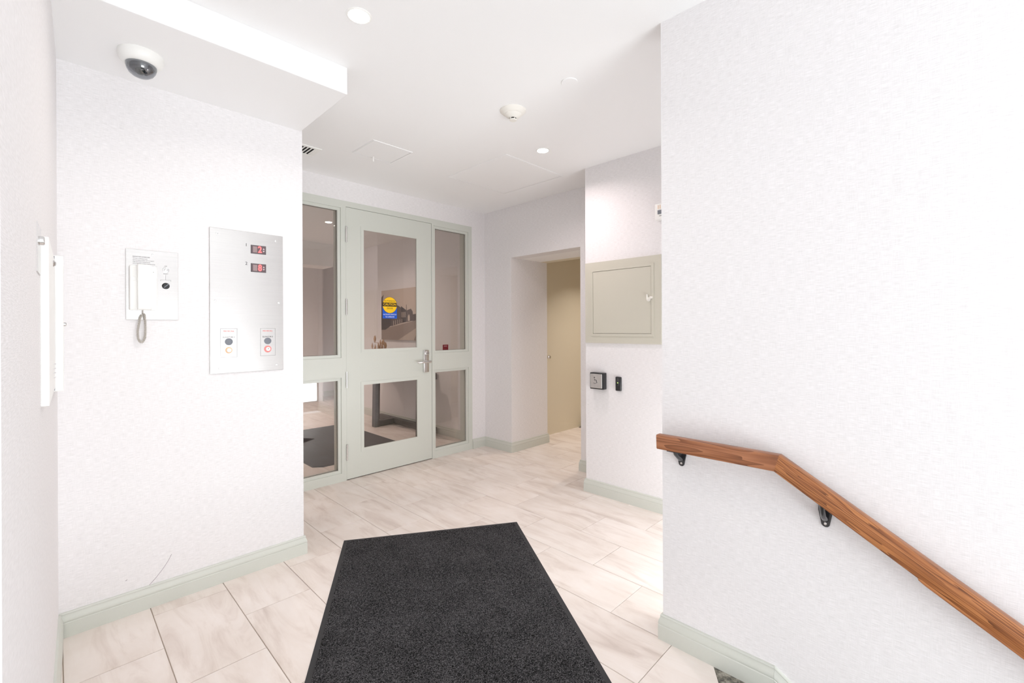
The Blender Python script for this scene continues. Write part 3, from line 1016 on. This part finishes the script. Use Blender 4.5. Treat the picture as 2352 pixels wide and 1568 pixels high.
# ------------------------------------------------------------------ ceiling fittings
sd = thing('smoke_detector', (1.972, 1.916, CEIL), 'white cone-shaped smoke detector on the ceiling', 'smoke detector')
MB().lathe((1.972, 1.916, CEIL), (0, 0, -1), [(0.079, 0), (0.079, 0.006), (0.062, 0.020), (0.053, 0.026)], 40).build('base', 'cream', sd, smooth=0.6)
MB().lathe((1.972, 1.916, CEIL - 0.024), (0, 0, -1), [(0.052, 0), (0.052, 0.004), (0.040, 0.014), (0.028, 0.021), (0.024, 0.023)], 40).build('head', 'cream', sd, smooth=0.6)
MB().lathe((1.972, 1.916, CEIL - 0.046), (0, 0, -1), [(0.019, 0), (0.019, 0.009)], 24).build('smoke_inlet', 'dark', sd)
m = MB()
for k in range(5):
    a = 2 * math.pi * k / 5 + 0.62
    m.box(1.972 + 0.021 * math.cos(a) - 0.0022, 1.916 + 0.021 * math.sin(a) - 0.0022, CEIL - 0.057, 1.972 + 0.021 * math.cos(a) + 0.0022, 1.916 + 0.021 * math.sin(a) + 0.0022, CEIL - 0.045)
m.build('inlet_ribs', 'cream', sd)
MB().lathe((1.972, 1.916, CEIL - 0.0555), (0, 0, -1), [(0.0225, 0), (0.023, 0.003), (0.021, 0.006)], 24).build('cap', 'cream', sd, smooth=0.6)
MB().lathe((1.993, 1.884, CEIL - 0.036), (0.4, -0.6, -0.7), [(0.002, 0), (0.0015, 0.002)], 8).build('indicator', 'ink', sd)

cvp = MB().lathe((1.958, 1.478, CEIL), (0, 0, -1), [(0.044, 0), (0.044, 0.003), (0.042, 0.005)], 40).build('cover_plate', 'paint', smooth=0.5)
tag(cvp, 'flat round white blanking plate on the ceiling', 'cover plate')


def hatch(name, x0, y0, x1, y1, label, ring=False):
    h = thing(name, ((x0 + x1) / 2, (y0 + y1) / 2, CEIL), label, 'access hatch')
    m = MB()
    w = 0.006
    for a in ((x0 - w, y0 - w, x1 + w, y0), (x0 - w, y1, x1 + w, y1 + w), (x0 - w, y0, x0, y1), (x1, y0, x1 + w, y1)):
        m.box(a[0], a[1], CEIL - 0.004, a[2], a[3], CEIL)
    m.build('frame', 'paint', h)
    MB().box(x0, y0, CEIL - 0.0006, x1, y1, CEIL).build('seam_shade', 'grey', h)  # grey sheet stands for the shade in the gap around the panel
    MB().box(x0 + 0.003, y0 + 0.003, CEIL - 0.003, x1 - 0.003, y1 - 0.003, CEIL).build('panel', 'paint', h)
    if ring:
        MB().lathe((1.735, 3.185, CEIL - 0.001), (0, 0, -1), [(0.006, 0), (0.005, 0.004)], 12).build('pull_boss', 'white', h)
        MB().tube([(1.735 + 0.003 * math.sin(2 * math.pi * i / 20), 3.185, CEIL - 0.022 + 0.018 * math.cos(2 * math.pi * i / 20)) for i in range(20)], 0.0022, 6, True).build('pull_ring', 'white', h, smooth=True)
    else:
        MB().lathe((2.83, 3.08, CEIL - 0.001), (0, 0, -1), [(0.004, 0), (0.003, 0.002)], 10).build('screw', 'satin', h)
    return h


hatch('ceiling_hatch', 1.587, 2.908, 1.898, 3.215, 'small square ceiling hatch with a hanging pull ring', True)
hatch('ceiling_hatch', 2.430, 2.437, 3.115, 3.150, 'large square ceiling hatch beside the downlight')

vt = thing('air_vent', (1.25, 3.42, CEIL), 'white slatted ceiling air vent above the door screen', 'air vent')
m = MB()
for a in ((1.10, 3.325, 1.40, 3.350), (1.10, 3.49, 1.40, 3.515), (1.10, 3.350, 1.125, 3.49), (1.365, 3.350, 1.40, 3.49)):
    m.box(a[0], a[1], CEIL - 0.007, a[2], a[3], CEIL)
m.build('frame', 'white', vt, bevel=0.002, seg=1)
MB().box(1.125, 3.35, CEIL - 0.001, 1.365, 3.49, CEIL).build('duct_opening', 'dark', vt)
for k in range(10):
    x = 1.134 + k * 0.0245
    MB().prism([(x, 3.35, CEIL - 0.0065), (x + 0.010, 3.35, CEIL - 0.0065), (x + 0.0135, 3.35, CEIL - 0.0015), (x + 0.0035, 3.35, CEIL - 0.0015)], (0, 0.14, 0)).build('slat', 'white', vt)


def downlight(x, y, z, label, power, col=(1.0, 0.93, 0.88), r=0.052, spread=2.6):
    t = thing('recessed_downlight', (x, y, z), label, 'ceiling light', 'recessed downlights')
    MB().lathe((x, y, z), (0, 0, -1), [(r, 0), (r, 0.002), (r * 0.9, 0.005), (r * 0.82, 0.004)], 36).build('trim_ring', 'white', t, smooth=0.5)
    MB().lathe((x, y, z - 0.0035), (0, 0, -1), [(r * 0.82, 0), (r * 0.82, 0.001)], 32).build('diffuser', 'lightlens', t)
    L = area_light('downlight_lamp', (x, y, z - 0.012), (0, 0, -1), r * 1.5, r * 1.5, power, col, spread, 'DISK')
    L.parent = t
    L.location = (0, 0, -0.012)
    return t


downlight(0.915, 1.797, CEIL, 'bright recessed ceiling downlight nearest the soffit', 3.5, (1.0, 0.94, 0.90))
downlight(2.567, 2.187, CEIL, 'recessed ceiling downlight beside the large hatch', 4.2, (1.0, 0.86, 0.86), r=0.050, spread=2.7)
downlight(2.33, 5.36, 2.64, 'lobby ceiling downlight seen through the left sidelight', 7, (1.0, 0.82, 0.75), r=0.045)
downlight(1.5, 7.8, 2.64, 'unseen downlight added far back in the lobby to brighten it', 17, (1.0, 0.82, 0.74))  # added lamp, never in view, lifts the brightness of the far lobby

# ------------------------------------------------------------------ access panel wall fittings
XW = 3.11
ap = thing('access_panel', (XW, 1.851, 1.232), 'square warm grey access panel with a small latch on the wall', 'access panel')
rect_ring_x(MB(), 1.519, 1.232, 2.184, 1.887, 0.055, XW - 0.012, XW).build('surround', 'panelpaint', ap)
rect_ring_x(MB(), 1.574, 1.287, 2.129, 1.832, 0.021, XW - 0.016, XW).build('frame', 'panelpaint', ap)
MB().box(XW - 0.013, 1.597, 1.310, XW, 2.1065, 1.8095).build('door', 'panelpaint', ap, bevel=0.001, seg=1)
dr = MB().lathe((XW - 0.013, 1.616, 1.565), (-1, 0, 0), [(0.016, 0), (0.016, 0.003), (0.010, 0.004)], 20).build('latch_rose', 'cream', ap, smooth=0.5)
MB().box(XW - 0.036, 1.619, 1.562, XW - 0.014, 1.6245, 1.602).build('latch_tab', 'cream', dr, bevel=0.002)
MB().box(XW - 0.022, 1.583, 1.569, XW - 0.013, 1.606, 1.585).build('latch_bolt', 'cream', dr, bevel=0.002)

pb = thing('accessible_door_button', (XW, 2.052, 0.862), 'square steel wheelchair push button in a black box', 'push button')
MB().box(XW - 0.050, 1.989, 0.862, XW, 2.115, 0.994).build('box', 'black', pb, bevel=0.004, smooth=0.6)
MB().box(XW - 0.056, 1.998, 0.871, XW - 0.049, 2.107, 0.986).build('button_plate', 'satin', pb, bevel=0.003, seg=2)
bp_ = bpy.data.objects['button_plate']
sx = XW - 0.0562
m = MB()
cyy, czz = 2.060, 0.930      # symbol centre; +y is to the left in the picture
hd = (cyy + 0.008, czz + 0.026)
m.lathe((sx, hd[0], hd[1]), (-1, 0, 0), [(0.0055, 0), (0.0055, 0.0006)], 16)
m.tube([(sx, hd[0], czz + 0.018), (sx, hd[0] - 0.001, czz + 0.002), (sx, hd[0] - 0.017, czz + 0.002), (sx, hd[0] - 0.023, czz - 0.016), (sx, hd[0] - 0.029, czz - 0.013)], 0.0018, 6)
m.tube([(sx, hd[0] - 0.001, czz + 0.010), (sx, hd[0] - 0.013, czz + 0.010)], 0.0016, 6)
arc = [(sx, cyy + 0.002 + 0.0165 * math.cos(a), czz - 0.006 + 0.0165 * math.sin(a)) for a in [math.radians(60 + i * 14) for i in range(20)]]
m.tube(arc, 0.0016, 6)
m.build('wheelchair_symbol', 'ink', bp_)
for q in ((2.066, 0.972), (2.036, 0.972), (2.066, 0.885), (2.036, 0.885)):
    MB().lathe((sx + 0.0002, q[0], q[1]), (-1, 0, 0), [(0.0016, 0), (0.0013, 0.0006)], 8).build('rivet', 'inkgrey', bp_)

cr = thing('card_reader', (XW, 1.874, 0.861), 'slim black card reader with a green light beside the push button', 'card reader')
MB().box(XW - 0.020, 1.851, 0.861, XW, 1.899, 0.972).build('body', 'black', cr, bevel=0.007, seg=3, smooth=0.6)
MB().box(XW - 0.0215, 1.868, 0.905, XW - 0.019, 1.884, 0.962).build('face_inlay', 'gloss_black', cr, bevel=0.001, seg=1)
MB().lathe((XW - 0.0215, 1.876, 0.925), (-1, 0, 0), [(0.0032, 0), (0.002, 0.001)], 12).build('status_light', 'ledgreen', cr)

fs = thing('fire_alarm_strobe', (XW, 1.495, 2.132), 'white fire alarm strobe half hidden by the handrail wall', 'alarm')
MB().box(XW - 0.035, 1.437, 2.134, XW, 1.555, 2.253).build('body', 'white', fs, bevel=0.007, seg=3, smooth=0.6)
for k in range(6):
    MB().box(XW - 0.0362, 1.455 + k * 0.014, 2.212, XW - 0.034, 1.459 + k * 0.014, 2.240).build('louvre_slot', 'orangering', fs)
MB().box(XW - 0.0385, 1.455, 2.174, XW - 0.034, 1.532, 2.203).build('strobe_lens', 'grey', fs, bevel=0.002)
MB().box(XW - 0.036, 1.470, 2.160, XW - 0.034, 1.520, 2.163).build('lettering_bar', 'ink', fs)

# ------------------------------------------------------------------ handrail
RX0, RX1 = 1.772, 1.812            # rail width
hr = thing('handrail', (1.86, 0.44, 0.67), 'stained pine handrail running level then down the stairs', 'handrail')
ang = math.atan(0.614)
rc, sn = math.cos(ang), math.sin(ang)
ZT, HT = 0.905, 0.060


def rail_piece(name, y_start, y_end, z_mid_start, slope_ang, h, mat, mit0, mit1, xoff=0.0, zlo=0.0):
    # local X runs along the piece (towards -Y), local Y = world X, local Z up; mitred ends
    Lr = (y_start - y_end) / math.cos(slope_ang)
    m = MB()
    hh = h / 2
    c = [(-hh - zlo), hh]
    b = 0.006
    prof = [(RX0 + b, -hh - zlo), (RX1 - b, -hh - zlo), (RX1 - 0.0018, -hh - zlo + 0.0018), (RX1, -hh - zlo + b), (RX1, hh - b), (RX1 - 0.0018, hh - 0.0018), (RX1 - b, hh),
            (RX0 + b, hh), (RX0 + 0.0018, hh - 0.0018), (RX0, hh - b), (RX0, -hh - zlo + b), (RX0 + 0.0018, -hh - zlo + 0.0018)]
    vs = []
    for e, mt, xx in ((0, mit0, 0.0), (1, mit1, Lr)):
        for (px, pz) in prof:
            vs.append((xx + mt * pz, px, pz))
    n = len(prof)
    faces = [(i, (i + 1) % n, n + (i + 1) % n, n + i) for i in range(n)] + [tuple(range(n)), tuple(range(n, 2 * n))[::-1]]
    R = Matrix(((0, 1, 0), (-math.cos(slope_ang), 0, -math.sin(slope_ang)), (-math.sin(slope_ang), 0, math.cos(slope_ang))))
    o0 = Vector((0, y_start, z_mid_start))
    m.add([R @ Vector(v) + o0 for v in vs], faces)
    return m.build(name, mat, hr, smooth=0.6, origin=(1.792, y_start, z_mid_start), rot=R)


tm = math.tan(ang / 2)
JY, JZ = 0.446, ZT - HT / 2
rail_piece('level_rail', 0.893, JY, JZ, 0.0, HT, 'wood2', -0.03, tm)
rail_piece('sloped_rail', JY, -1.45, JZ, ang, HT, 'wood', -tm, 0.0)
# thicker lower half of the sloped rail, starting with a rounded splice
dl = 0.055
y0s = 0.070
z0s = JZ - (JY - y0s) * 0.614
Rm = Matrix(((0, 1, 0), (-rc, 0, -sn), (-sn, 0, rc)))
prof2 = [(0, -0.010), (0.004, -0.026), (0.012, -0.0325), (0.03, -0.0345), (1.7, -0.0345), (1.7, -0.010)]
m = MB()
o0 = Vector((0, y0s, z0s))
m.prism([Rm @ Vector((a, RX0 + 0.0005, b)) + o0 for a, b in prof2], (RX1 - RX0 - 0.001, 0, 0))
m.build('splice', 'wood', hr, bevel=0.001, seg=1, origin=(1.792, y0s, z0s), rot=Rm)


def bracket(yc, zbot, ztop, under, lab):
    zc = (zbot + ztop) / 2
    b = MB()
    pts = []
    for i in range(13):
        a = math.pi + math.pi * i / 12
        pts.append((1.86, yc - 0.0125 * math.cos(a), zbot + 0.0125 + 0.0125 * math.sin(a)))
    pts += [(1.86, yc - 0.021, zbot + 0.055), (1.86, yc - 0.021, ztop), (1.86, yc + 0.021, ztop), (1.86, yc + 0.021, zbot + 0.055)]
    b.prism(pts, (-0.006, 0, 0))
    br = b.build('bracket', 'gloss_black', hr, bevel=0.0015, seg=2)
    br['label'] = lab
    MB().tube([(1.852, yc, zbot + 0.028), (1.838, yc, zbot + 0.036), (1.815, yc, zbot + 0.050), (1.798, yc, under - 0.012), (1.792, yc, under + 0.004)], [0.010, 0.0095, 0.008, 0.008, 0.009], 12).build('arm', 'gloss_black', br, smooth=True)
    MB().lathe((1.854, yc, zbot + 0.012), (-1, 0, 0), [(0.005, 0), (0.0045, 0.0015), (0.001, 0.002)], 12).build('screw', 'satin', br)
    dy = 0.045
    MB().box(1.782, yc - 0.03, under - 0.004, 1.802, yc + 0.03, under + 0.001).build('saddle', 'gloss_black', br) if abs(under - (ZT - HT)) < 1e-6 else None


bracket(0.822, 0.770, 0.842, ZT - HT, 'black iron wall bracket under the level rail')
yb2 = 0.317
bracket(yb2, 0.667, 0.745, JZ - (JY - yb2) * 0.614 - HT / 2 / rc, 'black iron wall bracket under the sloped rail')

# ------------------------------------------------------------------ entrance mat
c0, c1 = Vector((1.303, 2.788, 0)), Vector((2.269, 2.185, 0))
ex = (c1 - c0).normalized()
ey = Vector((ex.y, -ex.x, 0))
ang_m = math.atan2(ex.y, ex.x)
wm, lm = (c1 - c0).length, 1.80
mt = thing('entrance_mat', (c0 + ex * wm / 2 + ey * lm / 2), 'large charcoal entrance mat with black rubber edge on pale tiles', 'mat')


def mat_slab(inset, z0, z1):
    a = c0 + ex * inset + ey * inset
    b = c1 - ex * inset + ey * inset
    c = c1 - ex * inset + ey * (lm - inset)
    d = c0 + ex * inset + ey * (lm - inset)
    return MB().prism([(p.x, p.y, z0) for p in (a, b, c, d)], (0, 0, z1 - z0))


mat_slab(0.0, 0.0, 0.0035).build('rubber_border', 'rubber', mt, bevel=0.0012, seg=1)
pile = mat_slab(0.024, 0.0030, 0.0085).build('pile', 'carpet', mt, bevel=0.002, seg=2)

# ------------------------------------------------------------------ lobby seen through the glass
lm_ = thing('lobby_mat', (2.33, 5.33, 0), 'dark grey floor mat in the lobby behind the glass', 'mat')
MB().prism([(1.86, 4.42, 0), (2.90, 4.42, 0), (2.90, 6.24, 0), (1.78, 6.24, 0), (1.78, 4.49, 0)], (0, 0, 0.004)).build('backing', 'rubber', lm_)
MB().prism([(1.87, 4.44, 0.003), (2.88, 4.44, 0.003), (2.88, 6.22, 0.003), (1.80, 6.22, 0.003), (1.80, 4.50, 0.003)], (0, 0, 0.005)).build('pile', 'carpet2', lm_)

ct = thing('console_table', (3.30, 5.45, 0), 'grey wood console table against the lobby wall', 'table')


def bar(a, b, w, h):
    a, b = Vector(a), Vector(b)
    t = (b - a).normalized()
    s = t.cross(Vector((0, 0, 1)))
    if s.length < 0.2:
        s = Vector((0, 1, 0))
    s = (s - t * s.dot(t)).normalized() * w / 2
    u = t.cross(s).normalized() * h / 2
    return MB().prism([a - s - u, a + s - u, a + s + u, a - s + u], b - a)


MB().box(3.06, 4.68, 0.74, 3.36, 6.05, 0.78).build('tabletop', 'darkwood', ct, bevel=0.003)
MB().box(3.36, 4.78, 0.70, 3.485, 6.05, 0.78).build('wall_cleat', 'darkwood', ct, bevel=0.002, seg=1)
for yy, xl in ((5.73, 3.14), (4.74, 3.195)):
    bar((xl, yy, 0.0), (xl + 0.015, yy, 0.74), 0.085, 0.07).build('leg', 'darkwood', ct, bevel=0.002, seg=1)
    bar((xl + 0.02, yy, 0.045), (3.40, yy, 0.045), 0.06, 0.075).build('foot_bar', 'darkwood', ct, bevel=0.002, seg=1)
bar((3.44, 4.76, 0.048), (3.44, 6.15, 0.048), 0.06, 0.075).build('stretcher', 'darkwood', ct, bevel=0.002, seg=1)

pv = thing('dried_grass_vase', (3.24, 5.77, 0.78), 'vase of dried pampas grass on the lobby console table', 'vase')
MB().lathe((3.24, 5.77, 0.78), (0, 0, 1), [(0.045, 0), (0.06, 0.05), (0.062, 0.12), (0.04, 0.20), (0.03, 0.24), (0.036, 0.25)], 24).build('vase', 'ceramic', pv, smooth=True)
for k in range(14):
    a = 2 * math.pi * k / 14 + random.uniform(-.2, .2)
    sp = random.uniform(0.03, 0.13)
    hh = random.uniform(1.12, 1.27)
    p0 = Vector((3.24, 5.77, 1.0))
    p1 = Vector((3.24 + sp * math.cos(a), 5.77 + sp * math.sin(a), hh))
    mid = (p0 + p1) / 2 + Vector((0, 0, 0.03))
    MB().tube([p0, mid, p1 - Vector((0, 0, 0.10)), p1 - Vector((0, 0, 0.05)), p1], [0.002, 0.002, 0.004, 0.013, 0.002], 6).build('plume', 'straw', pv, smooth=True)

# street picture on the lobby wall x = 3.50
PX = 3.472
pc = thing('street_picture', (3.486, 5.68, 1.19), 'large black-and-white street photograph on the lobby wall', 'picture')
Y0, Y1, Z0, Z1 = 6.15, 5.215, 1.195, 1.925
MB().box(PX, Y1, Z0, 3.50, Y0, Z1).build('canvas', 'print_sky', pc)


def P2(u, w):
    # u: 0 left .. 1 right in the picture, w: 0 bottom .. 1 top
    return (PX - 0.0004, Y0 + (Y1 - Y0) * u, Z0 + (Z1 - Z0) * w)


def patch(name, mat, pts, lift=0.0):
    MB().prism([Vector(P2(a, b)) - Vector((lift, 0, 0)) for a, b in pts], (-0.0004, 0, 0)).build(name, mat, pc)


patch('printed_street', 'print_street', [(0, 0), (1, 0), (1, 0.38), (0.55, 0.30), (0, 0.22)])
patch('printed_pavement', 'print_walk', [(0.50, 0), (0.92, 0), (1, 0.14), (1, 0.24)], 0.0005)
patch('printed_trees', 'print_dark', [(0, 0.20), (0.12, 0.20), (0.33, 0.30), (0.33, 0.50), (0.05, 0.50), (0, 0.52)], 0.0005)
patch('printed_bare_tree', 'print_mid', [(0, 0.50), (0.04, 0.50), (0.05, 0.70), (0.10, 0.80), (0.04, 0.78), (0.07, 0.92), (0.0, 0.86)], 0.0007)
patch('printed_building', 'print_mid', [(0.30, 0.27), (0.58, 0.33), (0.58, 0.63), (0.49, 0.68), (0.30, 0.64)], 0.0009)
patch('printed_building', 'print_dark', [(0.58, 0.33), (0.72, 0.35), (0.72, 0.58), (0.58, 0.66)], 0.0009)
patch('printed_building', 'print_mid', [(0.74, 0.35), (0.90, 0.37), (0.90, 0.54), (0.85, 0.60), (0.74, 0.57)], 0.0009)
patch('printed_trees', 'print_mid', [(0.90, 0.36), (1, 0.38), (1, 0.50), (0.90, 0.49)], 0.0009)
patch('printed_pole', 'print_dark', [(0.725, 0.35), (0.735, 0.35), (0.735, 0.68), (0.725, 0.68)], 0.0011)
for k in range(4):
    patch('printed_window', 'print_sky', [(0.60 + k * 0.03, 0.44), (0.612 + k * 0.03, 0.44), (0.612 + k * 0.03, 0.54), (0.60 + k * 0.03, 0.545)], 0.0013)
for k in range(5):
    patch('printed_post', 'print_sky', [(0.36 + k * 0.06, 0.29 + k * 0.012), (0.372 + k * 0.06, 0.29 + k * 0.012), (0.372 + k * 0.06, 0.38 + k * 0.008), (0.36 + k * 0.06, 0.38 + k * 0.008)], 0.0013)
patch('printed_facade', 'print_sky', [(0.77, 0.37), (0.82, 0.37), (0.82, 0.46), (0.80, 0.50), (0.77, 0.46)], 0.0013)

# ------------------------------------------------------------------ corridor details
dk = thing('door_knob', (4.42, 3.678, 0.99), 'small round door knob glimpsed in the side passage', 'door knob')
MB().lathe((4.385, 3.69, 0.99), (0, -1, 0), [(0.022, 0), (0.022, 0.004), (0.010, 0.006), (0.010, 0.03), (0.024, 0.036), (0.026, 0.05), (0.018, 0.060)], 20).build('knob', 'satin', dk, smooth=0.6)
wd = MB().prism([(5.02, 3.66, 0.0), (5.30, 3.66, 0.0), (5.30, 3.66, 0.055), (5.20, 3.66, 0.055)], (0, -0.10, 0)).build('stair_nosing', 'ironwedge')
tag(wd, 'grey wedge on the corridor floor beyond the passage', 'nosing')
downlight(5.05, 2.75, 2.60, 'unseen warm downlight added to light the corridor beyond the passage', 7.5, (1.0, 0.89, 0.80), spread=1.9)  # added unseen lamp, narrow beam brightens the lower beige wall
